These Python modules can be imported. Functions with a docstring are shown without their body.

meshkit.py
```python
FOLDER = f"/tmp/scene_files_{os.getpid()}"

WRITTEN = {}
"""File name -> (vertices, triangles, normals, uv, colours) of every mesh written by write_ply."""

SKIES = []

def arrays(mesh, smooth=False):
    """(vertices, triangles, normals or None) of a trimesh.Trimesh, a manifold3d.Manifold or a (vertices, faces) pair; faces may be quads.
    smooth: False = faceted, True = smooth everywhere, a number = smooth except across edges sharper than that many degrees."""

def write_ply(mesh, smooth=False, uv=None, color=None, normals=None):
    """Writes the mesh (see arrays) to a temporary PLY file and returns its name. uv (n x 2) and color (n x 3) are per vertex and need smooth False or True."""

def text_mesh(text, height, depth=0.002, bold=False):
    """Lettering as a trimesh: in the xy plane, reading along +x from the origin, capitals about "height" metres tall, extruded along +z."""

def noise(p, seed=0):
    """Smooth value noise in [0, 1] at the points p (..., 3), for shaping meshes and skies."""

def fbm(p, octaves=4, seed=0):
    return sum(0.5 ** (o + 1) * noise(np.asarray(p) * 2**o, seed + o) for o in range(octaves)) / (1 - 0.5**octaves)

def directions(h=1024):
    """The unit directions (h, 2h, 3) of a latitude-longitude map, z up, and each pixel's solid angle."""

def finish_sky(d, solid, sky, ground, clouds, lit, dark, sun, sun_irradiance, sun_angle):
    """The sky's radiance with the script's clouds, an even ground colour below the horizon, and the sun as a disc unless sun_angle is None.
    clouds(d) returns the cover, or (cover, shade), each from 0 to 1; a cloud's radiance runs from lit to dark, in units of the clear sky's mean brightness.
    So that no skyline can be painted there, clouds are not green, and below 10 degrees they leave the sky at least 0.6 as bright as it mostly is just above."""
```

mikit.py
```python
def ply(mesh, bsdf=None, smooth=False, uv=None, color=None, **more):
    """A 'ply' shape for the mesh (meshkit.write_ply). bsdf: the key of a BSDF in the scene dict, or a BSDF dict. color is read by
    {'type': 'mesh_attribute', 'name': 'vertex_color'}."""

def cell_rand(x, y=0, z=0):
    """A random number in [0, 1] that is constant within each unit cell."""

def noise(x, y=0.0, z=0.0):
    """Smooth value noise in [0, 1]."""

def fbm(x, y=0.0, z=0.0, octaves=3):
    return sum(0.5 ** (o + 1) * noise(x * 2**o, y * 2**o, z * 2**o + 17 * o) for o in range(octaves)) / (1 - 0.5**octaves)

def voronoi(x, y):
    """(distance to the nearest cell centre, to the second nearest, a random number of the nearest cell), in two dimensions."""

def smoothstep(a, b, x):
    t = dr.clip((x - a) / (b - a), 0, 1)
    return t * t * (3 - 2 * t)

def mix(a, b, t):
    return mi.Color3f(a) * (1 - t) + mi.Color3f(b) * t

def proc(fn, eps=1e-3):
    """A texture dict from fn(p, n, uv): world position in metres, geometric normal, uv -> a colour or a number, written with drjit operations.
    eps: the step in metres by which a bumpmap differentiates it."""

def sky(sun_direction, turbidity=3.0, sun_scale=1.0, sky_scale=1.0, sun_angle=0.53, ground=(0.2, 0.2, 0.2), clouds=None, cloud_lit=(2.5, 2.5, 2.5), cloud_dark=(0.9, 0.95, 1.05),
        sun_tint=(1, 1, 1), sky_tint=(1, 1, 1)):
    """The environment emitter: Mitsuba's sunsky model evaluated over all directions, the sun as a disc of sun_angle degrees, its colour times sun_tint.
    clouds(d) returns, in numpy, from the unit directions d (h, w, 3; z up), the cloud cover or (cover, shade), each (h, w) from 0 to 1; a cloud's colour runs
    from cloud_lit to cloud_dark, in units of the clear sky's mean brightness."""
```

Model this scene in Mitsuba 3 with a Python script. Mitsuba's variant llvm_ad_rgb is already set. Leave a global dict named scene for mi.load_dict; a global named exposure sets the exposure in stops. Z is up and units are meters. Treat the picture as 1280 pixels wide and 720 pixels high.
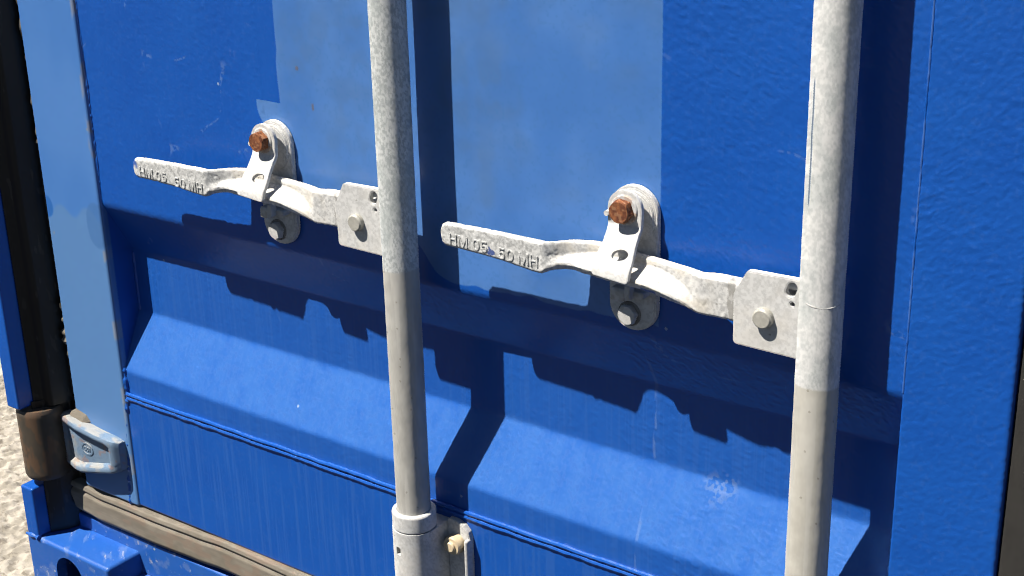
import math, random
import numpy as np, trimesh, mitsuba as mi, drjit as dr
import manifold3d as m3
from shapely.geometry import Polygon, Point, LineString, box as sbox
from shapely import affinity
import mikit, meshkit
from mikit import cell_rand, smoothstep, mix
from scipy.interpolate import PchipInterpolator

T = mi.ScalarTransform4f
random.seed(3)
rng = np.random.default_rng(11)
scene, labels = {}, {}

# ---------------------------------------------------------------- camera, sky, exposure
CAM = np.array([0.82357533, -0.97035878, 0.70467056])
FWD = np.array([-0.5577, 0.7532, -0.3487])
UP = np.array([-0.1876, 0.2948, 0.9370])
scene['camera'] = {'type': 'perspective', 'fov': 2 * math.degrees(math.atan(640 / 1764.325)), 'fov_axis': 'x', 'near_clip': 0.02, 'far_clip': 400.0,
                   'to_world': T().look_at(origin=CAM.tolist(), target=(CAM + FWD).tolist(), up=UP.tolist())}
scene['sky'] = mikit.sky((-0.7244, -1.0, 2.084), turbidity=3, sky_scale=0.2, sun_tint=(0.90, 1.0, 1.16))
exposure = 3.13

# ---------------------------------------------------------------- materials
LEVEL = 0.66                       # scales the colours down so less bounced light fills the shadows
def tint(fn):
    return mikit.proc(lambda p, n, uv: fn(p, n, uv) * LEVEL)

def bsdf(key, color, rough=0.45, spec=0.5, metallic=0.0):
    scene[key] = {'type': 'twosided', 'nested': {'type': 'principled', 'base_color': color, 'roughness': rough, 'specular': spec, 'metallic': metallic}}

def n2(x, y, s=0):                 # value noise in two dimensions (half the work of mikit.noise)
    x, y = mi.Float(x), mi.Float(y)
    i, j = dr.floor(x), dr.floor(y)
    a, b = x - i, y - j
    a, b = a * a * (3 - 2 * a), b * b * (3 - 2 * b)
    def h(u, v):
        k = mi.UInt32(mi.Int32(u) + 100000) * 374761393 + mi.UInt32(mi.Int32(v) + 100000) * 668265263 + s * 144665
        k = (k ^ (k >> 13)) * 1274126177
        return mi.Float((k ^ (k >> 16)) & 0xFFFFFF) / 16777215.0
    return dr.lerp(dr.lerp(h(i, j), h(i + 1, j), a), dr.lerp(h(i, j + 1), h(i + 1, j + 1), a), b)

def f2(x, y, s=0, octaves=2):
    return sum(0.5 ** (o + 1) * n2(x * 2**o, y * 2**o, s + 17 * o) for o in range(octaves)) / (1 - 0.5**octaves)

def flat(p):                       # a flat pair of coordinates that works on faces of every direction
    return p.x + 0.83 * p.y, p.z + 0.57 * p.y

DARK = (0.005, 0.080, 0.405)
DARK2 = (0.007, 0.093, 0.435)
OLD = (0.056, 0.205, 0.530)

def dots(x, z, scale, thr, size):  # sparse small round marks, one cell in a few
    i, j = dr.floor(x * scale), dr.floor(z * scale)
    r, a, b = cell_rand(i, j, 1), cell_rand(i, j, 2), cell_rand(i, j, 3)
    d = dr.sqrt(dr.square(x * scale - i - 0.2 - 0.6 * a) + dr.square(z * scale - j - 0.2 - 0.6 * b))
    return dr.select((r > thr) & (d < size), mi.Float(1), mi.Float(0))

def streaks(x, z, f=330):          # thin vertical runs of chalky wash
    return smoothstep(0.30, 0.62, n2(x * f, z * 9, 3) * n2(x * f * 2.7, z * 14, 8) + 0.12)

def panel_color(p, n, uv):
    x, z = p.x, p.z
    wob = f2(x * 40, z * 40, 0) - 0.5
    big = f2(x * 20, z * 15, 4, 3)
    mid = f2(x * 75, z * 60, 7, 2)
    fine = f2(x * 330, z * 300, 2, 2)
    left = dr.select(z > 0.394 + 0.004 * wob, mi.Float(-0.1752), mi.Float(-0.2085) + 0.45 * (0.394 - z) * smoothstep(0.394, 0.36, z)) + 0.004 * wob
    inside = smoothstep(-0.0008, 0.0008, x - left) * smoothstep(-0.0008, 0.0008, 0.2593 + 0.0007 * (fine - 0.5) - x) * smoothstep(-0.001, 0.001, z - 0.2490 - 0.034 * smoothstep(0.03, -0.02, x) - 0.008 * wob)
    old = mix((0.056, 0.178, 0.505), (0.076, 0.212, 0.560), smoothstep(0.25, 0.75, big))
    grime = smoothstep(0.48, 0.72, f2(x * 13 + 3, z * 17 + 1.3, 9, 3) + 0.16 * smoothstep(0.49, 0.52, z + 0.02 * wob)) * (0.4 + 0.6 * smoothstep(0.3, 0.7, mid))
    old = mix(old, (0.075, 0.165, 0.350), grime * 0.5)
    old = mix(old, (0.052, 0.170, 0.44), smoothstep(0.55, 0.85, fine) * 0.4)
    old = mix(old, (0.115, 0.225, 0.455), smoothstep(0.40, 0.80, f2(x * 26 + 5, z * 31, 21, 3)) * 0.28)
    rustspot = smoothstep(0.0020, 0.0008, dr.abs(x + 0.131 + 0.002 * wob)) * smoothstep(0.0045, 0.002, dr.abs(z - 0.3955)) + smoothstep(0.0028, 0.001, dr.abs(x + 0.148)) * smoothstep(0.003, 0.001, dr.abs(z - 0.432))
    old = mix(old, (0.13, 0.12, 0.12), dr.clip(rustspot, 0, 1) * 0.7)
    new = mix(DARK, DARK2, big)
    lower = smoothstep(0.2, 0.17, z)
    new = mix(new, (0.030, 0.120, 0.430), streaks(x, z) * (0.05 + 0.26 * lower))
    slope_pale = smoothstep(0.108, 0.095, z + 0.01 * wob) * smoothstep(0.03, 0.04, z)  # paler, grainy band over the lower slope of the panel
    new = mix(new, (0.050, 0.170, 0.500), (0.35 + 0.35 * mid) * (0.25 * lower + 0.75 * slope_pale))
    new = mix(new, (0.080, 0.190, 0.500), smoothstep(0.40, 0.75, fine) * 0.22 * slope_pale)
    new = mix(new, (0.020, 0.105, 0.420), smoothstep(0.62, 0.8, fine) * 0.35)
    thin = smoothstep(0.0045, 0.0015, dr.abs(f2(x * 9, z * 13, 31, 2) - 0.5) * 0.35) * smoothstep(0.62, 0.75, n2(x * 38, z * 31, 12)) * smoothstep(0.35, 0.6, fine)
    new = mix(new, (0.12, 0.22, 0.50), thin * (0.45 - 0.38 * lower))
    c = mix(new, old, inside)
    run = smoothstep(0.0022, 0.0006, dr.abs(x - 0.2385 - 0.006 * wob)) * smoothstep(0.40, 0.62, n2(x * 300, z * 70, 7)) * smoothstep(0.24, 0.2, z)
    c = mix(c, (0.20, 0.30, 0.55), run * 0.25)
    sm = smoothstep(0.020, 0.004, dr.sqrt(dr.square(x - 0.306) + dr.square((z - 0.098) * 1.1)) + 0.016 * (mid - 0.5)) * smoothstep(0.40, 0.62, fine)
    c = mix(c, (0.30, 0.38, 0.52), sm * 0.22)
    return mix(c, (0.30, 0.40, 0.60), dots(x, z, 13, 0.955, 0.020) * 0.7)
bsdf('blue_panel_paint', tint(panel_color), 0.31, 0.45)

def steel_blue(p, n, uv):
    u, v = flat(p)
    big, fine = f2(u * 28, v * 28, 1, 2), f2(u * 330, v * 300, 2, 2)
    c = mix(DARK, DARK2, big)
    low = smoothstep(0.02, -0.02, p.z) * smoothstep(0.44, 0.40, p.x)
    c = mix(c, (0.030, 0.120, 0.430), streaks(p.x, p.z, 210) * 0.45 * low)
    c = mix(c, (0.020, 0.105, 0.420), smoothstep(0.62, 0.8, fine) * 0.4)
    line = smoothstep(0.0010, 0.0003, dr.abs(p.x - 0.4768)) * smoothstep(0.3, 0.6, n2(p.z * 60, 4.5)) * smoothstep(0.235, 0.25, p.z)
    c = mix(c, (0.10, 0.20, 0.48), line * 0.5)
    return mix(c, (0.25, 0.34, 0.55), dots(u, v, 14, 0.95, 0.02) * 0.7)
bsdf('blue_frame_paint', tint(steel_blue), 0.31, 0.45)

def stile_color(p, n, uv):
    x, z = p.x, p.z
    a, w = f2(x * 22, z * 9, 3, 2), n2(x * 40, z * 40, 2)
    c = mix((0.078, 0.215, 0.545), (0.062, 0.192, 0.520), smoothstep(0.3, 0.7, a))
    low = smoothstep(0.232, 0.222, z + 0.03 * (w - 0.5))
    c = mix(c, mix((0.090, 0.220, 0.495), (0.100, 0.230, 0.480), a), low)
    bl = smoothstep(0.012, 0.010, dr.sqrt(dr.square(x + 0.574) + dr.square((z - 0.225) * 0.7)) + 0.004 * (w - 0.5))
    c = mix(c, (0.03, 0.14, 0.45), bl)
    bl2 = smoothstep(0.020, 0.017, dr.sqrt(dr.square(x + 0.482) + dr.square((z - 0.215) * 0.6)) + 0.008 * (w - 0.5))
    c = mix(c, (0.06, 0.165, 0.40), bl2 * 0.7)
    edge = smoothstep(0.006, 0.002, dr.abs(x + 0.4765)) * smoothstep(0.50, 0.66, f2(x * 60, z * 45, 5, 2))
    c = mix(c, (0.28, 0.29, 0.29), edge * 0.6)
    c = mix(c, mix(DARK, DARK2, a), smoothstep(0.003, 0.006, p.y))
    return mix(c, (0.25, 0.27, 0.30), dots(x, z, 22, 0.93, 0.04) * 0.6)
bsdf('faded_blue_paint', tint(stile_color), 0.40, 0.35)

def casting_color(p, n, uv):
    u, v = flat(p)
    m = f2(u * 85, v * 85, 3, 3)
    c = mix(DARK2, (0.025, 0.115, 0.42), f2(u * 45, v * 45, 1))
    c = mix(c, (0.14, 0.23, 0.48), smoothstep(0.55, 0.75, m) * 0.4)
    c = mix(c, (0.42, 0.46, 0.53), smoothstep(0.66, 0.74, f2(u * 190, v * 190, 8, 3)) * smoothstep(0.50, 0.65, m) * 0.45)
    return mix(c, (0.48, 0.50, 0.54), dots(u, v, 60, 0.93, 0.10) * smoothstep(0.4, 0.55, m) * 0.7)
bsdf('worn_blue_paint', tint(casting_color), 0.45, 0.4)

def galv(p, n, uv):
    u, v = flat(p)
    a, big = f2(u * 520, v * 380, 1, 3), f2(u * 75, v * 45, 2, 2)
    bright = smoothstep(0.2, 0.3, p.x)                        # the second bar's zinc is cleaner
    c = mix((0.40, 0.435, 0.44), (0.62, 0.645, 0.645), smoothstep(0.25, 0.72, a))
    c = mix(c, (0.38, 0.42, 0.42), 0.5 * smoothstep(0.45, 0.7, big))
    c = mix(c, mix((0.60, 0.615, 0.61), (0.74, 0.745, 0.735), smoothstep(0.25, 0.75, a)), bright * (0.9 - 0.55 * smoothstep(0.45, 0.75, big)))
    zc = mi.Float(0.2655) - 0.0145 * bright + 0.003 * (big - 0.5)
    tan = mix((0.39, 0.385, 0.36), (0.49, 0.485, 0.455), f2(u * 160, v * 90, 4, 2))
    tan = mix(tan, mix((0.48, 0.465, 0.41), (0.58, 0.565, 0.505), f2(u * 260, v * 180, 5, 3)), bright * 0.85)
    tan = mix(tan, (0.64, 0.63, 0.59), smoothstep(0.55, 0.75, n2(u * 210, v * 11, 9)) * 0.35)
    tan = mix(tan, (0.27, 0.245, 0.20), smoothstep(0.62, 0.78, f2(u * 90, v * 36, 12, 3)) * 0.10)
    tan = mix(tan, (0.22, 0.20, 0.165), dots(u, v, 75, 0.80, 0.08) * 0.55)
    c = mix(c, tan, smoothstep(0.0012, -0.0012, p.z - zc))
    scr = smoothstep(0.0011, 0.0005, dr.abs(p.x - 0.4113 + 0.0006 * (n2(p.z * 60, 3.5) - 0.5))) * smoothstep(0.394, 0.398, p.z) * smoothstep(0.492, 0.486, p.z) * smoothstep(-0.035, -0.036, p.y)
    return mix(c, (0.11, 0.16, 0.24), scr * smoothstep(0.18, 0.3, n2(p.z * 130, 2.5)) * 0.9)
bsdf('galvanised_steel', tint(galv), 0.50, 0.4)

def zinc_white(p, n, uv):
    u, v = flat(p)
    a, st = f2(u * 420, v * 420, 1, 3), f2(u * 48, v * 48, 3, 3)
    c = mix((0.53, 0.535, 0.53), (0.65, 0.655, 0.65), smoothstep(0.25, 0.7, a))
    c = mix(c, (0.68, 0.65, 0.595), smoothstep(0.45, 0.75, st) * 0.4)
    c = mix(c, (0.38, 0.385, 0.38), smoothstep(0.5, 0.85, f2(u * 110, v * 90, 6, 2)) * 0.3)
    return mix(c, (0.26, 0.25, 0.23), dots(u, v, 85, 0.93, 0.07) * 0.6)
bsdf('white_zinc', tint(zinc_white), 0.55, 0.35)

def forged(p, n, uv):
    u, v = flat(p)
    a, b = f2(u * 480, v * 480, 1, 3), f2(u * 62, v * 62, 3, 3)
    lx = dr.select(p.x > 0.02, p.x - 0.4194, p.x)
    grip = smoothstep(-0.235, -0.25, lx)
    c = mix((0.47, 0.475, 0.47), (0.65, 0.652, 0.642), smoothstep(0.25, 0.68, a))
    c = mix(c, mix((0.36, 0.372, 0.37), (0.62, 0.632, 0.63), smoothstep(0.25, 0.7, a)), grip * 0.7)
    mid = smoothstep(-0.25, -0.235, lx) * smoothstep(-0.085, -0.1, lx)
    c = mix(c, (0.63, 0.585, 0.50), mid * smoothstep(0.30, 0.65, b) * 0.6)
    rub = smoothstep(0.004, 0.003, dr.abs(lx + 0.0745)) * smoothstep(0.35, 0.6, f2(u * 300, v * 140, 5, 2))
    c = mix(c, (0.27, 0.265, 0.25), rub * 0.8)
    c = mix(c, (0.22, 0.215, 0.20), dots(u, v, 130, 0.9, 0.12) * 0.6)
    ink = smoothstep(0.0052, 0.003, dr.sqrt(dr.square(p.x - 0.1110) + dr.square((p.z - 0.3020) * 1.2)) + 0.008 * (a - 0.5))
    c = mix(c, (0.02, 0.06, 0.25), ink * 0.9)
    chip = smoothstep(0.0080, 0.0070, dr.abs(p.x - 0.4194 + 0.1490)) * smoothstep(0.0020, 0.0012, dr.abs(p.z - 0.2975)) * smoothstep(-0.024, -0.026, p.y)
    c = mix(c, (0.03, 0.10, 0.40), chip * 0.8)
    tip = smoothstep(-0.3560, -0.3595, p.x + 0.006 * (b - 0.5)) * smoothstep(-0.2, -0.3, p.x) * smoothstep(0.40, 0.5, b)
    return mix(c, (0.02, 0.09, 0.38), tip * 0.9)
bsdf('forged_zinc', tint(forged), 0.55, 0.35)

def rust(p, n, uv):
    u, v = flat(p)
    a = f2(u * 330, v * 330, 1, 3)
    c = mix((0.12, 0.042, 0.022), (0.30, 0.115, 0.05), smoothstep(0.25, 0.75, a))
    return mix(c, (0.42, 0.23, 0.13), smoothstep(0.55, 0.8, n2(u * 420, v * 420, 4)) * 0.45)
bsdf('rusty_steel', tint(rust), 0.8, 0.2)
def grey_zinc(p, n, uv):
    u, v = flat(p)
    c = mix((0.44, 0.44, 0.43), (0.60, 0.597, 0.585), f2(u * 300, v * 300, 1, 2))
    return mix(c, (0.36, 0.32, 0.26), smoothstep(0.58, 0.7, f2(u * 150, v * 150, 3, 2)) * 0.4)
bsdf('dull_zinc', tint(grey_zinc), 0.6, 0.3)
def dark_ring(p, n, uv):
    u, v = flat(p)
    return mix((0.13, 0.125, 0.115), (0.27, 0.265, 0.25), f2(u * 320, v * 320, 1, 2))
def rust_stain(p, n, uv):
    u, v = flat(p)
    return mix(zinc_white(p, n, uv), (0.34, 0.19, 0.10), smoothstep(0.42, 0.62, f2(u * 170, v * 170, 5, 2)) * 0.6)
bsdf('rust_stained_zinc', tint(rust_stain), 0.6, 0.3)
bsdf('dark_ring_zinc', tint(dark_ring), 0.65, 0.3)
def pin(p, n, uv):
    return mix((0.33, 0.325, 0.29), (0.47, 0.46, 0.415), f2(p.x * 400, p.z * 400, 1, 2))
bsdf('pin_steel', tint(pin), 0.5, 0.4)
bsdf('yellow_zinc', {'type': 'rgb', 'value': [0.44, 0.36, 0.24]}, 0.45, 0.5)

def hinge_color(p, n, uv):
    u, v = flat(p)
    left = smoothstep(-0.548, -0.585, p.x)
    m = f2(u * 70, v * 60, 3, 3)
    c = mix((0.135, 0.210, 0.315), (0.165, 0.245, 0.350), f2(u * 60, v * 60, 1))
    c = mix(c, (0.30, 0.305, 0.29), smoothstep(0.45, 0.80, m + 0.22 * left - 0.06) * 0.6)
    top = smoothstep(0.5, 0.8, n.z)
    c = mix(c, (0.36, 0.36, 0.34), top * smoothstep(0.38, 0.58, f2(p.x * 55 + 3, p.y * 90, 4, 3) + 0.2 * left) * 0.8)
    return mix(c, (0.33, 0.17, 0.085), smoothstep(0.70, 0.84, f2(u * 95, v * 95, 7, 2) + 0.12 * left) * 0.4)
bsdf('hinge_paint', tint(hinge_color), 0.42, 0.45)

def barrel_color(p, n, uv):
    u, v = flat(p)
    c = mix((0.050, 0.045, 0.038), (0.095, 0.075, 0.055), f2(u * 60, v * 35, 1, 3))
    return mix(c, (0.20, 0.10, 0.05), smoothstep(0.48, 0.68, f2(u * 90, v * 50, 5, 3)) * 0.35)
bsdf('greasy_rust', tint(barrel_color), 0.5, 0.3)

def gasket_color(p, n, uv):
    v = p.z + 0.8 * p.y
    c = mix((0.155, 0.138, 0.112), (0.24, 0.215, 0.178), f2(p.x * 60, v * 110, 1, 3))
    c = mix(c, (0.14, 0.125, 0.10), smoothstep(0.48, 0.75, f2(p.x * 40, v * 90, 2, 3)) * 0.55)
    c = mix(c, (0.21, 0.155, 0.12), smoothstep(0.58, 0.70, f2(p.x * 60 + 4, v * 110, 3, 2)) * 0.6)
    return mix(c, (0.12, 0.105, 0.085), streaks(v * 1.0, p.x * 0.8) * 0.15)
bsdf('dusty_rubber', tint(gasket_color), 0.75, 0.25)

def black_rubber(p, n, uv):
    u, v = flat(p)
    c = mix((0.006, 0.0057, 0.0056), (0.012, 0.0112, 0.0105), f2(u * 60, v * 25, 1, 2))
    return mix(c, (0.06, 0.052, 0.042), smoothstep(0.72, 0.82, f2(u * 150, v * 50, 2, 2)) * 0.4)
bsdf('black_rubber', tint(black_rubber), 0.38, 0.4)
def edge_rubber(p, n, uv):
    u, v = flat(p)
    c = mix((0.03, 0.027, 0.022), (0.17, 0.15, 0.12), smoothstep(0.35, 0.7, f2(u * 160, v * 60, 1, 3)))
    return mix(c, (0.30, 0.27, 0.22), smoothstep(0.54, 0.66, f2(u * 220, v * 70, 2, 2)) * 0.6)
bsdf('perished_rubber', tint(edge_rubber), 0.75, 0.25)
def grey_rubber(p, n, uv):
    c = mix((0.026, 0.025, 0.0235), (0.040, 0.0385, 0.036), f2(p.x * 120, p.z * 60, 1, 3))
    return mix(c, (0.32, 0.31, 0.29), dots(p.x, p.z + 0.3 * p.x, 40, 0.85, 0.05) * 0.7)
bsdf('grey_rubber', tint(grey_rubber), 0.7, 0.25)

def ground_color(p, n, uv):
    a = f2(p.x * 70, p.y * 70, 1, 4)
    c = mix((0.30, 0.275, 0.23), (0.45, 0.415, 0.355), smoothstep(0.3, 0.66, a))
    c = mix(c, (0.13, 0.11, 0.085), smoothstep(0.60, 0.70, f2(p.x * 130, p.y * 130, 4, 3)) * 0.5)
    return c
bsdf('sandy_concrete', tint(ground_color), 0.9, 0.1)
def added_dark_ground(p, n, uv):
    return mix((0.028, 0.028, 0.029), (0.055, 0.054, 0.053), f2(p.x * 60, p.y * 60, 1, 2))
bsdf('added_ground_coat', tint(added_dark_ground), 0.9, 0.1)

# ---------------------------------------------------------------- helpers
def numbered(key):
    if key not in scene and key not in labels:
        return key
    i = 1
    while f'{key}_{i:03d}' in scene or f'{key}_{i:03d}' in labels:
        i += 1
    return f'{key}_{i:03d}'

def thing(name, label, category, group=None):
    key = numbered(name)
    labels[key] = {'label': label, 'category': category}
    if group:
        labels[key]['group'] = group
    return key

def part(parent, name, mesh, mat, smooth=35, label=None):
    key = numbered(parent + '__' + name)
    scene[key] = mikit.ply(mesh, mat, smooth=smooth)
    if label:
        labels[key] = {'label': label}
    return key

def tm(man):
    m = man.to_mesh()
    return trimesh.Trimesh(np.array(m.vert_properties[:, :3]), np.array(m.tri_verts), process=False)

def man(mesh):
    return m3.Manifold(m3.Mesh(np.asarray(mesh.vertices, np.float32), np.asarray(mesh.faces, np.uint32)))

def cat(*ms):
    return trimesh.util.concatenate(list(ms))

def rbox(x0, x1, y0, y1, z0, z1, r, n=4):
    a = np.linspace(0, np.pi / 2, n)
    th, ph = np.meshgrid(a, a)
    o = np.stack([np.cos(th) * np.cos(ph), np.sin(th) * np.cos(ph), np.sin(ph)], -1).reshape(-1, 3) * r
    pts = []
    for sx in (-1, 1):
        for sy in (-1, 1):
            for sz in (-1, 1):
                c = np.array([x1 - r if sx > 0 else x0 + r, y1 - r if sy > 0 else y0 + r, z1 - r if sz > 0 else z0 + r])
                pts.append(c + o * [sx, sy, sz])
    return tm(m3.Manifold.hull_points(np.vstack(pts)))

def plate(poly, y_front, y_back, bevel=0.0012, steps=3, length=None):
    """poly in (x, z); thickness along y, bevelled on the front edge."""
    out = None
    def layer(pg, a, b):
        cs = m3.CrossSection([np.asarray(pg.exterior.coords)[:-1]] + [np.asarray(i.coords)[:-1] for i in pg.interiors], m3.FillRule.EvenOdd)
        return cs.extrude(b - a).translate([0, 0, a])
    # local: z' = distance in front of y_back
    h = y_back - y_front
    prev = 0.0
    parts = [layer(poly, 0, h - bevel)]
    for i in range(1, steps + 1):
        t = i / steps
        ins = bevel * (1 - math.sqrt(max(0, 1 - t * t)))
        parts.append(layer(poly.buffer(-ins), 0, h - bevel + bevel * t))
    out = m3.Manifold.batch_boolean(parts, m3.OpType.Add)
    if length:
        out = out.refine_to_length(length)
    m = tm(out)
    v = m.vertices.copy()
    m.vertices = np.stack([v[:, 0], y_back - v[:, 2], v[:, 1]], 1)
    return m

def loft(rings, close=True):
    """rings: (n, k, 3), each a closed loop; capped at both ends with a fan."""
    rings = np.asarray(rings, float)
    n, k = rings.shape[:2]
    i, j = np.meshgrid(np.arange(n - 1), np.arange(k), indexing='ij')
    a, b = (i * k + j).ravel(), (i * k + (j + 1) % k).ravel()
    f = [np.stack([a, b, b + k], 1), np.stack([a, b + k, a + k], 1)]
    j = np.arange(k)
    for e, c in ((0, n * k), (n - 1, n * k + 1)):
        t = np.stack([e * k + j, e * k + (j + 1) % k, np.full(k, c)], 1)
        f.append(t[:, ::-1] if e == 0 else t)
    m = trimesh.Trimesh(np.vstack([rings.reshape(-1, 3), rings[0].mean(0), rings[-1].mean(0)]), np.vstack(f), process=False)
    if m.volume < 0:
        m.invert()
    return m

def tube_z(x, y, r, z0, z1, seg=64, step=0.02, rough=0.0):
    n = max(2, int((z1 - z0) / step))
    a = np.linspace(0, 2 * np.pi, seg, endpoint=False)
    zs = np.linspace(z0, z1, n)
    if rough:
        zs = np.r_[z0, np.arange(-0.02, 0.57, step), 0.8, 1.5, z1]
        A, Zs = np.meshgrid(a, zs, indexing='ij')
        g = rough * (meshkit.fbm(np.stack([r * np.cos(A), r * np.sin(A), Zs], -1) * 330, 2, 3) - 0.5) + 3 * rough * (meshkit.fbm(np.stack([r * np.cos(A), r * np.sin(A), Zs], -1) * 60, 2, 6) - 0.5)
        return loft([np.stack([x + (r + g[:, i]) * np.cos(a), y + (r + g[:, i]) * np.sin(a), np.full(seg, z)], 1) for i, z in enumerate(zs)])
    rr = r if callable(r) else (lambda z: r)
    return loft([np.stack([x + rr(z) * np.cos(a), y + rr(z) * np.sin(a), np.full(seg, z)], 1) for z in zs])

def disc_y(x, z, r, y_front, y_back, sides=40, bevel=0.0012, rot=0.0):
    """a short round or hexagonal stud whose axis is y, chamfered at its front."""
    a = np.linspace(0, 2 * np.pi, sides, endpoint=False) + rot
    c = np.linspace(0, 2 * np.pi, 40, endpoint=False)
    pts = [np.stack([x + r * np.cos(a), np.full(sides, y), z + r * np.sin(a)], 1) for y in (y_back, y_front + bevel)]
    rf = (r - bevel) if sides > 8 else r * 0.86
    pts.append(np.stack([x + rf * np.cos(c), np.full(40, y_front), z + rf * np.sin(c)], 1))
    return trimesh.convex.convex_hull(np.vstack(pts))

def bead(pts, r, jitter=0.25, seed=0, seg=8):
    """a weld bead along a polyline, with ripples."""
    p = np.asarray(pts, float)
    d = np.r_[0, np.cumsum(np.linalg.norm(np.diff(p, axis=0), axis=1))]
    n = max(3, int(d[-1] / 0.0016))
    s = np.linspace(0, d[-1], n)
    q = np.stack([np.interp(s, d, p[:, k]) for k in range(3)], 1)
    t = np.gradient(q, axis=0); t /= np.linalg.norm(t, axis=1)[:, None]
    u = np.cross(t, [0, 1, 0]); u /= np.linalg.norm(u, axis=1)[:, None]
    w = np.cross(t, u)
    rad = r * (1 + jitter * (meshkit.noise(np.stack([s * 260, s * 0, s * 0], 1), seed) - 0.5) * 2)
    off = r * 0.5 * (meshkit.noise(np.stack([s * 60, s * 0 + 3, s * 0], 1), seed) - 0.5)
    a = np.linspace(0, 2 * np.pi, seg, endpoint=False)
    rings = q[:, None] + off[:, None, None] * u[:, None] + rad[:, None, None] * (np.cos(a)[None, :, None] * u[:, None] + np.sin(a)[None, :, None] * w[:, None])
    return loft(rings)

def fillet(pts, radii, n=7):
    """rounds the corners of an open polyline (k, 2)."""
    pts = np.asarray(pts, float); out = [pts[0]]
    for i in range(1, len(pts) - 1):
        a, b, c = pts[i - 1], pts[i], pts[i + 1]
        u, v = (a - b) / np.linalg.norm(a - b), (c - b) / np.linalg.norm(c - b)
        ang = math.acos(np.clip(u @ v, -1, 1)); dd = radii[i - 1] / math.tan(ang / 2)
        p0, p1 = b + u * dd, b + v * dd
        bis = (u + v) / np.linalg.norm(u + v); ce = b + bis * radii[i - 1] / math.sin(ang / 2)
        e0, e1 = p0 - ce, p1 - ce
        om = math.acos(np.clip(e0 @ e1 / np.linalg.norm(e0) / np.linalg.norm(e1), -1, 1))
        for t in np.linspace(0, 1, n):
            out.append(ce + (math.sin((1 - t) * om) * e0 + math.sin(t * om) * e1) / math.sin(om))
    out.append(pts[-1])
    return np.array(out)

def fb(x, z, s=0, o=3):
    return meshkit.fbm(np.stack([x, z, np.zeros_like(x)], -1), o, s)

def step(a, b, x):
    t = np.clip((x - a) / (b - a), 0, 1)
    return t * t * (3 - 2 * t)

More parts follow.
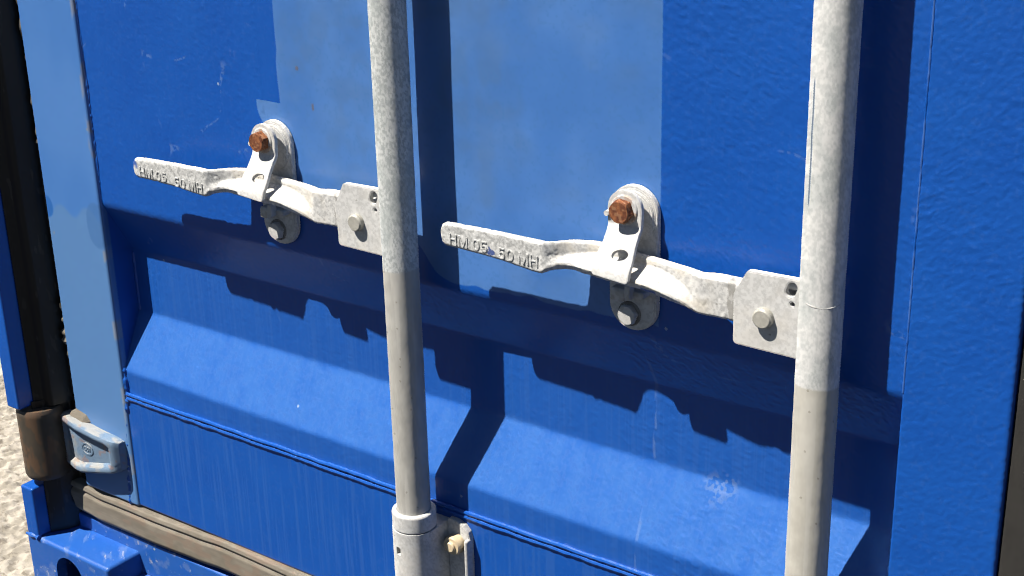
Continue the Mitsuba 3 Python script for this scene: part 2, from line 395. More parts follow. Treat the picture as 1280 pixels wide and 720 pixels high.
def relief(x, z):
    """height in metres of the rolled and sprayed coats of paint, towards the viewer."""
    w = fb(x * 45, z * 45, 3, 2) - 0.5
    peel = 0.45 * fb(x * 210 + 2 * w, z * 250 + 2 * w, 1, 2) + 0.55 * fb(x * 390 + 3 * w, z * 390, 2, 1) - 0.5
    rid = 1 - np.abs(2 * fb(x * 120 + 5 * w, z * 150 - 5 * w, 5, 1) - 1)
    where = np.maximum(0.5 * step(0.50, 0.66, fb(x * 10, z * 9, 8, 2)), step(0.07, 0.02, np.hypot((x - 0.345) * 1.4, z - 0.39) + 0.05 * fb(x * 30, z * 30, 4, 2) - 0.025))
    wr = np.clip((1 - np.abs(2 * fb(x * 95 + 8 * w, z * 170 + 8 * w, 12, 1) - 1)) - 0.55, 0, 1) / 0.45
    brush = fb(x * 330, z * 16, 15, 2) - 0.5
    return peel, rid * rid, where * wr ** 2, brush

# ---------------------------------------------------------------- ground
GZ = -0.332
def ground_mesh():
    # one sheet to the horizon, finely divided near the container
    xs = np.unique(np.r_[-150, -40, -12, -5, np.arange(-1.75, -0.62, 0.003), np.linspace(-0.62, 3, 20), 6, 14, 40, 150])
    ys = np.unique(np.r_[-150, -40, -12, -5, np.linspace(-3, -0.25, 20), np.arange(-0.2, 0.8, 0.003), 1.5, 5, 14, 40, 150])
    X, Y = np.meshgrid(xs, ys, indexing='ij')
    Z = GZ + (0.008 * (fb(X * 9, Y * 9, 0, 3) - 0.5) + 0.005 * (fb(X * 85, Y * 85, 5, 3) - 0.5) + 0.003 * step(0.58, 0.66, fb(X * 130, Y * 130, 12, 1)) - 0.002 * step(0.55, 0.7, fb(X * 50, Y * 50, 9, 2))) * (np.abs(X) < 5) * (np.abs(Y) < 5)
    n, m = X.shape
    i, j = np.meshgrid(np.arange(n - 1), np.arange(m - 1), indexing='ij')
    a = i * m + j
    q = np.stack([a, a + m, a + m + 1, a + 1], -1).reshape(-1, 4)
    return (np.stack([X, Y, Z - 0.012], -1).reshape(-1, 3), q)
scene['ground'] = mikit.ply(ground_mesh(), 'sandy_concrete', smooth=True)
labels['ground'] = {'label': 'sandy beige concrete ground beside the container', 'category': 'ground', 'kind': 'structure'}
_dark_slab = trimesh.creation.extrude_polygon(Polygon([(-40, -40), (40, -40), (40, 0.06), (-0.60, 0.06), (-0.60, -0.125), (-40, -0.125)]), 0.05)  # unseen; added so less sunlight bounces back onto the door
_dark_slab.apply_translation([0, 0, GZ - 0.052])
scene['added_dark_ground'] = mikit.ply(_dark_slab, 'added_ground_coat')
labels['added_dark_ground'] = {'label': 'unseen dark ground added in front of the container to cut bounced light', 'category': 'added_dark_ground', 'kind': 'structure'}

# ---------------------------------------------------------------- container frame
ZTOP = 2.25
frame = thing('container_frame', 'bright blue steel container frame with corner post, corner casting and sill at the left', 'container frame')

PO, PI_ = -0.6450, -0.6205              # outer and inner face of the post's front leg
def post_mesh(z0, z1, front):
    return [rbox(PO, PI_, front, 0.12, z0, z1, 0.003), rbox(PI_ - 0.004, -0.556, 0.062, 0.072, z0, z1, 0.003)]
post = post_mesh(-0.036, ZTOP, -0.055) + post_mesh(-0.150, -0.032, 0.020) + post_mesh(-0.2155, -0.146, -0.055)
part(frame, 'corner_post', cat(*post), 'blue_frame_paint')

def casting():
    b = man(rbox(-0.6475, -0.4850, -0.0555, 0.123, -0.3340, -0.2160, 0.005, 5))
    inner = m3.Manifold.cube([0.148, 0.150, 0.12], False).translate([-0.640, -0.041, -0.346])
    hole = affinity.translate(LineString([(0, -0.0205), (0, 0.0205)]).buffer(0.0262, 24), -0.5655, -0.2745)
    cs = m3.CrossSection([np.asarray(hole.exterior.coords)[:-1]], m3.FillRule.EvenOdd).extrude(0.05)
    cs = cs.rotate([90, 0, 0]).translate([0, -0.025, 0])
    return tm(b - inner - cs)
part(frame, 'corner_casting', casting(), 'worn_blue_paint', label='chipped blue corner casting with an oval hole in its front')
for _b in (bead([(-0.594, 0.000, -0.2150), (-0.485, 0.000, -0.2145)], 0.0042, 0.3, 3), bead([(-0.6465, -0.055, -0.2160), (-0.6205, -0.055, -0.2160)], 0.0028, 0.4, 4), bead([(-0.4845, 0.000, -0.2180), (-0.4845, 0.000, -0.3300)], 0.0038, 0.4, 5)):
    part(frame, 'weld_bead', _b, 'worn_blue_paint')
sill = [rbox(-0.6190, 1.2, -0.0045, 0.060, -0.2470, -0.1965, 0.003), rbox(-0.4860, 1.2, -0.0140, 0.060, -0.2620, -0.2460, 0.004), rbox(-0.4860, 1.2, 0.012, 0.060, -0.3330, -0.2600, 0.004)]
part(frame, 'sill', cat(*sill), 'worn_blue_paint')
part(frame, 'floor', rbox(-0.636, 1.2, 0.075, 2.2, -0.300, -0.205, 0.003), 'blue_frame_paint')  # unseen floor, added to keep sun off the ground inside
part(frame, 'roof', rbox(-0.6445, 1.2, 0.055, 2.2, ZTOP + 0.002, ZTOP + 0.06, 0.003), 'blue_frame_paint')  # unseen roof, added to keep sunlight out of the container
part(frame, 'side_wall', rbox(-0.6440, -0.636, 0.118, 2.2, -0.320, ZTOP, 0.003), 'blue_frame_paint')

# ---------------------------------------------------------------- the door leaf
door = thing('container_door', 'blue corrugated steel container door with faded light blue patch and left stile', 'container door')
D = 0.0335
ZU, ZR1, ZR2, ZL = 0.2410, 0.1800, 0.1020, 0.0337
prof = fillet([(0, ZTOP), (0, ZU), (D, ZR1), (D, ZR2), (0, ZL), (0, 0.0005)], [0.020, 0.012, 0.010, 0.012])

def panel_mesh():
    d = np.r_[0, np.cumsum(np.linalg.norm(np.diff(prof, axis=0), axis=1))]
    zt = d[1] - (0.56 - prof[1][1])                           # arc length at which z = 0.56, the top of what the photograph shows
    sv = np.r_[np.linspace(0, zt - 0.02, 40), np.arange(zt, d[-1], 0.0013), d[-1]]
    pts = np.stack([np.interp(sv, d, prof[:, k]) for k in (0, 1)], 1)
    t = np.gradient(pts, axis=0); t /= np.linalg.norm(t, axis=1)[:, None]
    nrm = np.stack([t[:, 1], -t[:, 0]], 1)                    # towards -y
    xs = np.arange(-0.4755, 0.4821, 0.0013)
    k = len(pts)
    X, S = np.meshgrid(xs, sv, indexing='ij')
    peel, rid, wr, brush = relief(X, S)
    Z = np.broadcast_to(pts[None, :, 1], X.shape)
    old = step(-0.20, -0.198, X) * step(0.2600, 0.2590, X) * step(0.242, 0.245, Z)
    rt = step(0.18, 0.27, X)
    h = (0.00034 + 0.00016 * rt) * peel + (0.00002 + 0.00006 * rt) * rid + 0.00050 * wr * (0.3 + 0.7 * rt) + 0.00008 * brush * (1 - rt)
    h = h * (1 - 0.65 * old) - 0.00015 * old + 0.0022 * (fb(X * 7, S * 8, 2, 3) - 0.5)
    V = np.stack([X, pts[None, :, 0] + nrm[None, :, 0] * h, pts[None, :, 1] + nrm[None, :, 1] * h], -1)
    i, j = np.meshgrid(np.arange(len(xs) - 1), np.arange(k - 1), indexing='ij')
    a = i * k + j
    q = np.stack([a, a + 1, a + k + 1, a + k], -1).reshape(-1, 4)
    return (V.reshape(-1, 3), q)
part(door, 'panel', panel_mesh(), 'blue_panel_paint', smooth=True)

part(door, 'stile', rbox(-0.5785, -0.4750, -0.0045, 0.050, -0.150, ZTOP, 0.0045, 5), 'faded_blue_paint', label='faded light blue left stile of the door')
def stile_mesh():
    pr = fillet([(0.4765, 0.050), (0.4765, -0.0008), (0.5597, -0.0008), (0.5597, 0.050)], [0.0012, 0.003], 6)
    d = np.r_[0, np.cumsum(np.linalg.norm(np.diff(pr, axis=0), axis=1))]
    sv = np.unique(np.r_[0, np.arange(0.040, d[-1] - 0.040, 0.0013), d[-1]])
    pts = np.stack([np.interp(sv, d, pr[:, k]) for k in (0, 1)], 1)
    t = np.gradient(pts, axis=0); t /= np.linalg.norm(t, axis=1)[:, None]
    zs = np.r_[-0.150, np.arange(0.02, 0.56, 0.0013), 0.8, ZTOP]
    Zz, Ss = np.meshgrid(zs, sv, indexing='ij')
    peel, rid, wr, brush = relief(Ss + 0.3, Zz)
    h = 0.00046 * peel + 0.00008 * rid + 0.00034 * wr + 0.0004 * (fb(Ss * 9, Zz * 7, 2, 2) - 0.5)
    h[0] = h[-1] = 0; h[:, 0] = h[:, -1] = 0
    rings = np.stack([pts[None, :, 0] + t[None, :, 1] * h, pts[None, :, 1] - t[None, :, 0] * h, Zz], -1)
    return loft(rings)
part(door, 'stile', stile_mesh(), 'blue_frame_paint', smooth=True)
rail = Polygon([(-0.4762, -0.0035), (0.4764, -0.0035), (0.4764, -0.1500), (-0.4915, -0.1500)])
railp = []
for (xx, zz) in rail.exterior.coords[:-1]:
    pass
def rail_mesh():
    prof = fillet([(0.045, 0.0006), (-0.0016, 0.0006), (-0.0016, -0.1500), (0.045, -0.1500)], [0.0020, 0.005], 6)
    xs = np.linspace(0, 1, 60)
    rings = []
    for t in xs:
        r = []
        for (y, z) in prof:
            xl = -0.4762 - 0.0153 * np.clip(-(z + 0.004) / 0.146, 0, 1)
            x = xl + (0.4764 - xl) * t
            w = 0.0008 * (meshkit.noise(np.array([x * 8, z * 14, 2.0])) - 0.5)
            r.append((x, y + (w if y < 0.01 else 0), z))
        rings.append(r)
    return loft(rings)
part(door, 'bottom_rail', rail_mesh(), 'blue_frame_paint')
for _z, _s in ((0.0042, 1), (-0.0012, 2)):
    part(door, 'weld_bead', bead([(-0.473, -0.0018, _z), (0.476, -0.0018, _z)], 0.0024, 0.10, _s), 'blue_frame_paint')
for _b in (bead([(-0.4757, 0.001, ZU + 0.004), (-0.4757, 0.001, ZTOP)], 0.0022, 0.3, 6),
     bead([(-0.474, D * 0.99, ZR1 - 0.006), (-0.474, D * 0.99, ZR2)], 0.0016, 0.3, 7),
     bead([(-0.4755, 0.001, ZL + 0.004), (-0.474, -0.001, -0.004), (-0.4765, -0.001, -0.01), (-0.4915, -0.003, -0.150)], 0.0028, 0.5, 8)):
    part(door, 'weld_bead', _b, 'blue_frame_paint')
for _b in (bead([(0.4768, -0.0004, ZU + 0.003), (0.4765, -0.0006, ZTOP)], 0.0010, 0.25, 9),):
    part(door, 'weld_bead', _b, 'blue_frame_paint')

def bottom_gasket():
    prof = fillet([(0.050, -0.152), (0.004, -0.1515), (-0.0055, -0.1525), (-0.0075, -0.1580), (-0.0045, -0.1610), (-0.0080, -0.1650), (-0.0100, -0.1860), (-0.004, -0.1940), (0.010, -0.195), (0.050, -0.192)],
                  [0.002, 0.003, 0.002, 0.001, 0.004, 0.005, 0.004, 0.002], 4)
    rings = []
    for x in np.linspace(-0.608, 0.600, 150):
        e = np.clip((x + 0.608) / 0.05, 0, 1)
        wz = 0.0035 * (meshkit.noise(np.array([x * 7, 1.0, 2.0])) - 0.5) + 0.0015 * (meshkit.noise(np.array([x * 33, 4.0, 2.0])) - 0.5)
        wy = 0.004 * (meshkit.noise(np.array([x * 9, 8.0, 2.0])) - 0.5)
        rise = 0.006 * np.clip((x + 0.45) / 0.5, 0, 1)
        r = []
        for (y, z) in prof:
            xx = x + 0.018 * max(0, (-0.165 - z) / 0.03) * (1 - e)
            r.append((xx, y + wy * (y < 0.03), z + (wz + rise) * (y < 0.03) + 0.003 * (1 - e)))
        rings.append(r)
    return loft(rings)
part(door, 'gasket', bottom_gasket(), 'dusty_rubber', label='dusty tan rubber gasket along the bottom of the door')

def strip_z(prof, zs, wob=None, mat_seed=0):
    rings = []
    for z in zs:
        rings.append([(x + (wob(z, x) if wob else 0), y, z) for (x, y) in prof])
    return loft(rings)
side = fillet([(-0.575, 0.060), (-0.5786, 0.012), (-0.5850, 0.0045), (-0.5915, 0.0100), (-0.6020, -0.0210), (-0.6120, -0.0240), (-0.6203, -0.0360), (-0.6203, 0.060), (-0.575, 0.060)], [0.003, 0.003, 0.003, 0.008, 0.006, 0.001, 0.001], 5)
gw = lambda z, x: 0.003 * (meshkit.noise(np.array([z * 9, x * 20, 1.0])) - 0.5) * (x < -0.58) * (x > -0.612)
part(door, 'gasket', strip_z(side, np.r_[np.linspace(-0.038, 0.6, 60), 1.2, ZTOP], gw), 'black_rubber', label='black rubber gasket between the door and the corner post')
part(door, 'gasket', strip_z(fillet([(-0.575, 0.060), (-0.5786, 0.008), (-0.586, 0.004), (-0.599, 0.006), (-0.608, -0.020), (-0.6203, -0.040), (-0.6203, 0.060), (-0.575, 0.060)], [0.003, 0.003, 0.004, 0.005, 0.001, 0.001], 5), np.linspace(-0.2145, -0.030, 18), gw), 'black_rubber', label='black rubber foot of the side gasket below the hinge, widened in place of the shade inside the post')  # black bulge against the post added to darken its shaded inside
def ragged():
    rings = []
    for z in np.r_[np.arange(-0.075, 0.6, 0.0025), np.arange(0.6, ZTOP, 0.02)]:
        n1 = meshkit.noise(np.array([z * 55, 3.0, 0])); n2 = meshkit.noise(np.array([z * 170, 5.0, 0])); n3 = meshkit.noise(np.array([z * 14, 9.0, 0]))
        here = np.clip((n3 - 0.30) * 3.0, 0.15, 1) if (z > 0.30 or z < 0.10) else 0.22
        w = 0.0030 + here * (0.0100 * n1 + 0.006 * n2)
        y0 = 0.0025 - here * 0.004 * n2
        rings.append([(-0.5783, y0 + 0.010, z), (-0.5783, y0, z), (-0.5783 - w * 0.5, y0 - 0.0015, z), (-0.5783 - w, y0 + 0.002, z), (-0.5783 - w * 0.9, y0 + 0.010, z)])
    return loft(rings)
part(door, 'gasket', ragged(), 'perished_rubber', smooth=25, label='perished grey rubber lip along the edge of the left stile')
cen = fillet([(0.5600, 0.05), (0.5602, 0.0035), (0.600, 0.0015), (0.655, 0.006), (0.672, 0.016), (0.660, 0.05)], [0.003, 0.02, 0.02, 0.006], 5)
part(door, 'gasket', strip_z(cen, np.linspace(-0.20, ZTOP, 40), lambda z, x: 0.002 * (meshkit.noise(np.array([z * 8, x * 10, 1.0])) - 0.5) * (x > 0.565)), 'grey_rubber', label='dark grey rubber gasket along the right edge of the door')

# ---------------------------------------------------------------- hinge
hinge = door + '__hinge'
labels[hinge] = {'label': 'weathered grey blue hinge with a rusty brown barrel at the lower left of the door'}
part(hinge, 'barrel', tube_z(-0.6255, -0.0220, lambda z: 0.0290 - 0.002 * max(0, (abs(z + 0.0875) - 0.0435) / 0.004), -0.1350, -0.0400, 64, 0.004), 'greasy_rust', label='rusty brown barrel of the hinge')
def blade():
    # stations along x: x, front y, top z, bottom z
    st = [(-0.606, -0.0110, -0.0520, -0.1205), (-0.594, -0.0145, -0.0510, -0.1200), (-0.572, -0.0205, -0.0505, -0.1205),
          (-0.558, -0.0225, -0.0520, -0.1190), (-0.525, -0.0220, -0.0560, -0.1110), (-0.500, -0.0215, -0.0575, -0.1045), (-0.492, -0.0190, -0.0590, -0.1015), (-0.4865, -0.0130, -0.0610, -0.0985), (-0.4850, -0.0050, -0.0635, -0.0955)]
    st = np.array(st); xs = np.unique(np.r_[np.linspace(-0.606, -0.4850, 64), -0.4860, -0.4875, -0.4895])
    rings = []
    for x in xs:
        yf, zt, zb = (np.interp(x, st[:, 0], st[:, k]) for k in (1, 2, 3))
        rec = 0.0065 * np.clip((x + 0.600) / 0.006, 0, 1) * np.clip((-0.4975 - x) / 0.008, 0, 1)      # pocket between the ribs
        rt, rb = 0.0085, 0.0095
        yb = 0.030 if x < -0.582 else -0.0042
        rings.append([(x, yb, zt - 0.001), (x, yf + 0.006, zt), (x, yf + 0.0015, zt - 0.0010), (x, yf, zt - 0.0035), (x, yf, zt - rt + 0.001), (x, yf + rec * 0.6, zt - rt - 0.001), (x, yf + rec, zt - rt - 0.003),
                      (x, yf + rec, (zt + zb) / 2), (x, yf + rec, zb + rb + 0.004), (x, yf + rec * 0.5, zb + rb + 0.001), (x, yf + 0.0004, zb + rb - 0.001), (x, yf, zb + 0.0035), (x, yf + 0.0015, zb + 0.0010), (x, yf + 0.006, zb), (x, yb, zb + 0.001)])
    return loft(rings)
bl = part(hinge, 'blade', blade(), 'hinge_paint', smooth=26)
ring = Point(0, 0).buffer(0.0098, 32).difference(Point(0, 0).buffer(0.0076, 32))
ring = affinity.scale(ring, 1.15, 0.86)
marks = [affinity.scale(Point(dx, 0).buffer(0.0026, 12).difference(Point(dx + 0.0004, 0).buffer(0.0014, 12)), 1, 1.1) for dx in (-0.0040, 0.0010)] + [sbox(0.0042, -0.0024, 0.0054, 0.0024)]
def on_blade(pg, d=0.0016):
    m = trimesh.creation.extrude_polygon(pg, d)
    v = m.vertices.copy()
    m.vertices = np.stack([v[:, 0] - 0.5475, -0.0151 - v[:, 2], v[:, 1] - 0.0842], 1)
    return m
key = numbered(hinge + '__emblem')
scene[key] = mikit.ply(cat(*[on_blade(g) for g in [ring] + marks]), 'hinge_paint', smooth=30)
# neck plate of the blade is welded round the barrel: a small rivet-like dirt cap on its top
part(hinge, 'rubber_scrap', trimesh.convex.convex_hull(np.array([(-0.585, -0.010, -0.0545), (-0.560, -0.012, -0.0545), (-0.548, -0.004, -0.052), (-0.575, -0.0045, -0.040), (-0.556, -0.0045, -0.044), (-0.588, -0.0045, -0.048)])), 'dusty_rubber', smooth=20)

# ---------------------------------------------------------------- locking bars, handles, keepers
BARS = [dict(x=0.0, dz=0.0062, dh=0.006, dk=0.003, kx=-0.0005), dict(x=0.4194, dz=0.0, dh=0.0, dk=0.0, kx=0.0)]
YB, RB = -0.0317, 0.0170

bar_labels = ['galvanised locking bar with tan lower half, running down into the bearing bracket', 'brighter galvanised locking bar near the right edge of the door']
for k, B in enumerate(BARS):
    b = thing('locking_bar', bar_labels[k], 'locking bar', 'vertical locking bars of the door')
    part(b, 'rod', tube_z(B['x'], YB, RB, -0.36, ZTOP, 96, 0.0022, 0.00015), 'galvanised_steel', smooth=True)
    # hub: a bent plate welded round the bar with a front and a back cheek
    z = B['dz']; X = B['x']
    out = Polygon([(-0.002, 0.3350), (-0.0580, 0.3342), (-0.0628, 0.3252), (-0.0692, 0.3130), (-0.0685, 0.2712), (-0.0020, 0.2700)]).buffer(-0.004).buffer(0.004, 12)
    slot = LineString([(-0.0212, 0.3235), (-0.0198, 0.3275)]).buffer(0.0040, 12)
    nick = Point(-0.0192, 0.3140).buffer(0.0018, 10)
    front = affinity.translate(out.difference(slot).difference(nick), X, z)
    back = affinity.translate(out.intersection(sbox(-0.064, 0.274, 0.0, 0.322)), X, z)
    ms = [plate(front, YB - 0.0100, YB - 0.0044, 0.0012), plate(back, YB + 0.0068, YB + 0.012, 0.001)]
    ms.append(rbox(X - 0.034, X - 0.004, YB - 0.0060, YB + 0.0085, 0.3245 + z, 0.3300 + z, 0.0015))  # lid and backing added to keep sun out of the slot
    ms.append(rbox(X - 0.0305, X - 0.004, YB + 0.0050, YB + 0.0090, 0.2730 + z, 0.3290 + z, 0.001))
    h = part(b, 'hub', cat(*ms), 'white_zinc', smooth=35)
    if k == 1:
        part(b, 'weld_bead', bead([(X + 0.0164 * math.cos(t), YB + 0.0164 * math.sin(t), 0.3200 - 0.0022 * math.sin((t + 1.9) / 1.7 * math.pi)) for t in np.linspace(-1.9, -0.2, 14)], 0.0009, 0.3, 21), 'dull_zinc')
    key = numbered(h + '__pivot_pin')
    scene[key] = mikit.ply(disc_y(X - 0.0418, 0.2990 + z, 0.0082, YB - 0.0160, YB + 0.017, 40, 0.0014), 'pin_steel', smooth=35)

# the lever: keyed sections (dx, top, crease, bottom) as (y, z) of the middle of a plate t thick
KEYS = [      # dx, y and z of the top edge, length and tilt of the upper strip, length and tilt of the lower strip, thickness
    (-0.3655, -0.0345, 0.3203, 11.0, 0, 10.8, 0, 6.4),
    (-0.3000, -0.0343, 0.3212, 12.5, 0, 12.5, 0, 7.0),
    (-0.2580, -0.0340, 0.3206, 14.5, 0, 14.0, 0, 7.6),
    (-0.2545, -0.0332, 0.3204, 14.5, 3, 13.5, 4, 8.0),
    (-0.2480, -0.0270, 0.3200, 14.0, 8, 11.0, 28, 8.5),
    (-0.2360, -0.0165, 0.3203, 13.5, 8, 12.5, 50, 9.0),
    (-0.2120, -0.0085, 0.3198, 11.0, 6, 22.0, 62, 9.0),
    (-0.1850, -0.0110, 0.3190, 10.0, 6, 23.0, 62, 9.0),
    (-0.1550, -0.0165, 0.3193, 9.0, 8, 22.5, 62, 9.0),
    (-0.1300, -0.0210, 0.3192, 12.5, 6, 19.0, 54, 9.0),
    (-0.1150, -0.0248, 0.3190, 17.5, 4, 14.0, 30, 9.3),
    (-0.1100, -0.0268, 0.3191, 19.5, 2, 12.8, 12, 9.8),
    (-0.1040, -0.0292, 0.3192, 20.0, 0, 13.2, 0, 11.0),
    (-0.0900, -0.0275, 0.3195, 20.0, 0, 13.5, 0, 14.0),
    (-0.0200, -0.0275, 0.3195, 20.0, 0, 13.5, 0, 14.0),
]
def lever(X, dz, dh):
    K = np.array(KEYS)
    f = PchipInterpolator(K[:, 0], K[:, 1:])
    xs = np.unique(np.r_[-0.3655, -0.3651, -0.3645, -0.3635, -0.362, -0.360, -0.358, np.arange(-0.3555, -0.0199, 0.002)])
    rings = []
    for x in xs:
        v = f(x)
        q1, q2 = math.radians(v[3]), math.radians(v[5])
        P0 = np.array([v[0], v[1]]); P1 = P0 - v[2] / 1000 * np.array([math.sin(q1), math.cos(q1)]); P2 = P1 - v[4] / 1000 * np.array([math.sin(q2), math.cos(q2)])
        P = np.array([P0, P1, P2]); t = v[6] / 2000
        # rounded tip
        e = (x + 0.3655) / 0.0075
        if e < 1:
            c = P.mean(0); hh = (P[0, 1] - P[2, 1]) / 2
            s = 1 - (1 - math.sqrt(max(0.0, 1 - (1 - e) ** 2))) * 0.0072 / hh
            P = c + (P - c) * s
            t = t * (0.55 + 0.45 * math.sqrt(max(0.0, 1 - (1 - e) ** 2)))
        n1 = np.array([-(P[0] - P[1])[1], (P[0] - P[1])[0]]); n1 /= np.linalg.norm(n1)
        n2 = np.array([-(P[1] - P[2])[1], (P[1] - P[2])[0]]); n2 /= np.linalg.norm(n2)
        if n1[0] > 0: n1 = -n1
        if n2[0] > 0: n2 = -n2
        nm = (n1 + n2) / np.linalg.norm(n1 + n2)
        u1 = (P[0] - P[1]) / np.linalg.norm(P[0] - P[1]); u2 = (P[2] - P[1]) / np.linalg.norm(P[2] - P[1])
        c = 0.0016
        loop = [P[0] + n1 * (t - c), P[0] + n1 * t - u1 * c * 0.3 - u1 * c, (P[0] + P[1]) / 2 + n1 * t, P[1] + nm * t - u1 * 0 + u1 * 0.001, P[1] + nm * t + u2 * 0.001, (P[1] + P[2]) / 2 + n2 * t, P[2] + n2 * t - u2 * c * 1.3, P[2] + n2 * (t - c),
                P[2] - n2 * (t - c), P[2] - n2 * t - u2 * c * 1.3, (P[1] + P[2]) / 2 - n2 * t, P[1] - nm * t, (P[0] + P[1]) / 2 - n1 * t, P[0] - n1 * t - u1 * c * 1.3, P[0] - n1 * (t - c)]
        lift = dz + (dh - dz) * 0 - (dz - 0.0010 * (dz > 0)) * np.clip((-0.03 - x) / 0.33, 0, 1)
        w = 0.0005 * (meshkit.noise(np.array([x * 60, 3.0, X])) - 0.5)
        rings.append([(X + x, q[0] + w, q[1] + lift + w) for q in loop])
    m = tm(man(loft(rings)).refine_to_length(0.0016))
    v = m.vertices.copy()
    m.vertices = v + m.vertex_normals * (0.00045 * (meshkit.fbm(v * 330, 3, 4) - 0.5) - 0.0004 * step(0.62, 0.75, meshkit.fbm(v * 240, 2, 9)))[:, None]
    return m
def lettering(text, X, x0, z0, slope, height, width, yfront):
    m = meshkit.text_mesh(text, height, 0.0015)
    v = m.vertices.copy()
    s = width / (v[:, 0].max() - v[:, 0].min())
    v[:, 0] = (v[:, 0] - v[:, 0].min()) * s
    m.vertices = np.stack([X + x0 + v[:, 0], yfront + 0.0004 - v[:, 2], z0 + v[:, 1] + slope * v[:, 0]], 1)
    return m
hl = ['forged lever on the left locking bar with blue paint on its tip', 'forged lever on the right locking bar, over the light blue patch']
for k, B in enumerate(BARS):
    X, dz = B['x'], B['dz']
    h = thing('locking_lever', hl[k], 'lever', 'locking levers across the door')
    part(h, 'grip', lever(X, dz, B['dh']), 'forged_zinc', smooth=32)
    d1 = 0.0010 * (dz > 0)
    part(h, 'lettering', lettering('HM 05', X, -0.3545, 0.3020 + d1, -0.025, 0.0096, 0.0420, -0.0375), 'forged_zinc', smooth=False)
    part(h, 'lettering', lettering('50 MH', X, -0.2995, 0.2985 + d1, -0.02, 0.0098, 0.0415, -0.0377), 'forged_zinc', smooth=False)

def hasp(X, dz):
    cx, cz = -0.1822, 0.3570
    pg = Polygon([(cx - 0.0165, cz), (cx - 0.0162, 0.345), (cx - 0.0150, 0.336), (cx - 0.0150, 0.328), (cx - 0.0165, 0.320), (cx - 0.0170, 0.314), (cx - 0.0168, 0.3045), (cx + 0.0188, 0.3020), (cx + 0.0184, 0.314),
                  (cx + 0.0178, 0.320), (cx + 0.0164, 0.328), (cx + 0.0160, 0.336), (cx + 0.0162, 0.345), (cx + 0.0165, cz)]).union(Point(cx, cz).buffer(0.0165, 32)).buffer(-0.003).buffer(0.003, 8)
    hole = affinity.rotate(affinity.scale(Point(cx + 0.0050, 0.3205).buffer(0.0076, 24), 1.0, 0.52), 8)
    m = plate(pg.difference(hole), -0.004, 0.0, 0.0008, 3, 0.0013)
    v = m.vertices.copy()
    zz = [0.2970, 0.3040, 0.3085, 0.3105, 0.3410, 0.3430, 0.39]
    yy = [-0.0418, -0.0414, -0.0404, -0.0394, -0.0172, -0.0163, -0.0155]
    g = lambda q: sum(np.interp(q + o, zz, yy) for o in (-0.0014, -0.0007, 0, 0.0007, 0.0014)) / 5
    s = np.gradient(g(np.linspace(0.299, 0.38, 600)), np.linspace(0.299, 0.38, 600))
    sl = np.interp(v[:, 2], np.linspace(0.299, 0.38, 600), s)
    off = v[:, 1].copy()                                     # 0 .. -0.004
    nl = np.sqrt(1 + sl ** 2)
    y = g(np.clip(v[:, 2], 0.299, 0.38)) + off / nl * 1.0
    z = v[:, 2] - off * sl / nl
    m.vertices = np.stack([v[:, 0] + X, y, z + dz], 1)
    return m

kl = ['white hasp keeper with rusty bolt holding the left lever', 'white hasp keeper with rusty bolt holding the right lever, at the light blue patch']
for k, B in enumerate(BARS):
    X, dz = B['x'] + B['kx'], B['dk']
    kp = thing('handle_keeper', kl[k], 'handle keeper', 'keepers bolted to the door that hold the levers')
    cx = -0.1825
    st = LineString([(cx + X, 0.2685 + dz), (cx + X, 0.3505 + dz)]).buffer(0.0237, 32)
    dish = LineString([(cx + X, 0.3440 + dz), (cx + X, 0.3500 + dz)]).buffer(0.0205, 32)
    base = cat(plate(st, -0.0060, -0.0004, 0.0025, 4), plate(dish, -0.0085, -0.005, 0.0025, 4))
    # shelf under the lever with its two teeth
    shelf = [rbox(X + cx - 0.0150, X + cx + 0.0180, -0.0180, -0.0050, 0.2800 + dz, 0.2860 + dz, 0.002), rbox(X + cx - 0.0150, X + cx - 0.0010, -0.0185, -0.0140, 0.2740 + dz, 0.2850 + dz, 0.002),
             rbox(X + cx + 0.0030, X + cx + 0.0085, -0.0250, -0.0160, 0.2790 + dz, 0.2930 + dz, 0.0018)]
    part(kp, 'base_plate', cat(base), 'white_zinc', smooth=40)
    part(kp, 'shelf', cat(*shelf), 'dull_zinc', smooth=35)
    part(kp, 'hasp', hasp(X, dz), 'white_zinc', smooth=30)
    part(kp, 'stop_pin', trimesh.creation.cylinder(0.0024, 0.020, sections=20, transform=trimesh.transformations.translation_matrix([X - 0.1985, -0.0125, 0.3520 + dz]) @ trimesh.transformations.rotation_matrix(math.pi / 2, [1, 0, 0])), 'white_zinc')
    part(kp, 'washer', disc_y(X - 0.1822, 0.3570 + dz, 0.0128, -0.0215, -0.0170, 48, 0.0008), 'rust_stained_zinc')
    bm = disc_y(X - 0.1822, 0.3570 + dz, 0.0104, -0.0300, -0.0200, 6, 0.0022, 0.4 + 0.5 * k)
    bm = tm(man(bm).refine_to_length(0.0016)); vv = bm.vertices.copy()
    vv += 0.00035 * (meshkit.fbm(vv * 260, 3, seed=k)[:, None] - 0.5) * np.sign(vv - vv.mean(0)); bm.vertices = vv
    part(kp, 'bolt', bm, 'rusty_steel', smooth=30, label='rusty orange bolt head at the top of the keeper')
    bm2 = disc_y(X - 0.1850, 0.2600 + dz, 0.0094, -0.0125, -0.0070, 6, 0.0018, 0.2 + k)
    part(kp, 'washer', disc_y(X - 0.1850, 0.2600 + dz, 0.0112, -0.0072, -0.0050, 40, 0.0006), 'dark_ring_zinc')  # dark washer stands in for dirt and gap shadow round the bolt
    part(kp, 'bolt', bm2, 'dull_zinc', smooth=30, label='grey bolt head at the foot of the keeper')

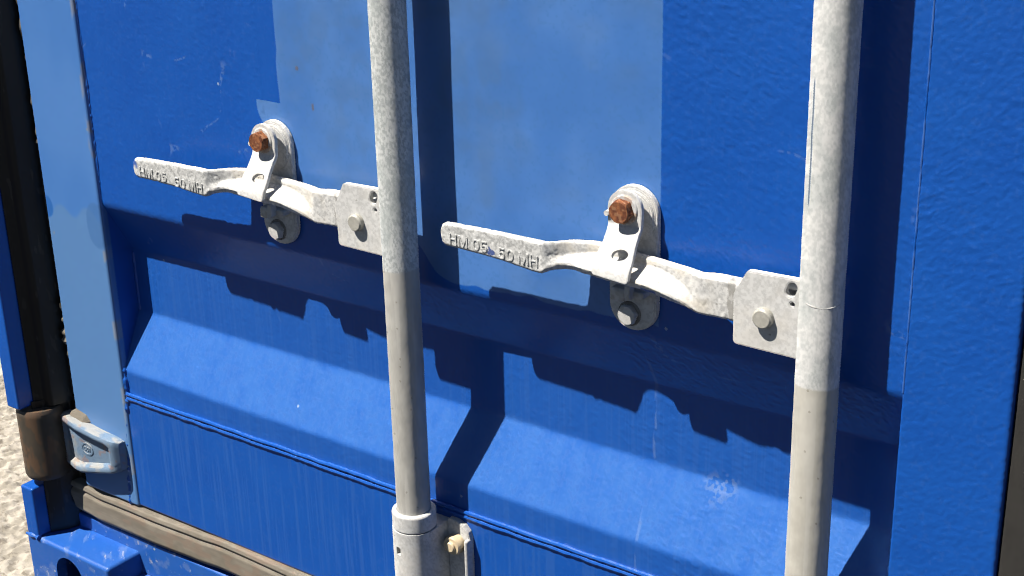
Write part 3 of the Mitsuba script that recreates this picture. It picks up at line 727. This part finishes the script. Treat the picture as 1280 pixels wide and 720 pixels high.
# ---------------------------------------------------------------- bearing bracket at the foot of the left bar
br = thing('bearing_bracket', 'white bearing bracket with collar round the foot of the left locking bar', 'bracket')
def ring_z(x, y, r0, r1, z0, z1):
    a = np.linspace(0, 2 * np.pi, 72, endpoint=False)
    prof = fillet([(r0, (z0 + z1) / 2), (r0, z1), (r1, z1), (r1, z0), (r0, z0), (r0, (z0 + z1) / 2)], [0.0006, 0.003, 0.0012, 0.0006], 4)[:-1]
    rings = [[(x + r * math.cos(t), y + r * math.sin(t), z) for (r, z) in prof] for t in np.r_[a, a[0]]]
    return loft(rings)
part(br, 'collar', ring_z(0.0, YB, 0.0172, 0.0222, -0.0075, 0.0110), 'white_zinc', smooth=35)
sad = Point(0, YB).buffer(0.0225, 48).union(sbox(-0.0225, YB, 0.0225, -0.0015)).difference(Point(0, YB).buffer(0.0178, 48))
s3 = m3.CrossSection([np.asarray(sad.exterior.coords)[:-1]] + [np.asarray(i.coords)[:-1] for i in sad.interiors], m3.FillRule.EvenOdd).extrude(0.092).translate([0, 0, -0.1005])
cut = m3.Manifold.cylinder(0.03, 0.0030, 0.0030, 24).rotate([90, 0, 0]).translate([-0.0040, -0.030, -0.0280])
cut2 = m3.Manifold.cube([0.0060, 0.03, 0.008], True).translate([-0.0040, -0.045, -0.0300])
part(br, 'saddle', tm(s3 - (cut + cut2)), 'white_zinc', smooth=35)
fl = Polygon([(0.0226, -0.0050), (0.034, -0.0055), (0.043, -0.0085), (0.0485, -0.0145), (0.0505, -0.022), (0.0505, -0.1000), (0.0226, -0.1000)]).buffer(-0.003).buffer(0.003, 8)
part(br, 'flange', cat(plate(fl, -0.0075, -0.0015, 0.0012), rbox(0.0465, 0.0510, -0.0135, -0.0015, -0.1000, -0.0215, 0.0022)), 'white_zinc', smooth=35)
part(br, 'bolt', cat(disc_y(0.0350, -0.0290, 0.0105, -0.0185, -0.0070, 6, 0.0018, 0.3), disc_y(0.0350, -0.0290, 0.0055, -0.0215, -0.0175, 24, 0.001)), 'yellow_zinc', smooth=30, label='yellowish bolt head on the flange')
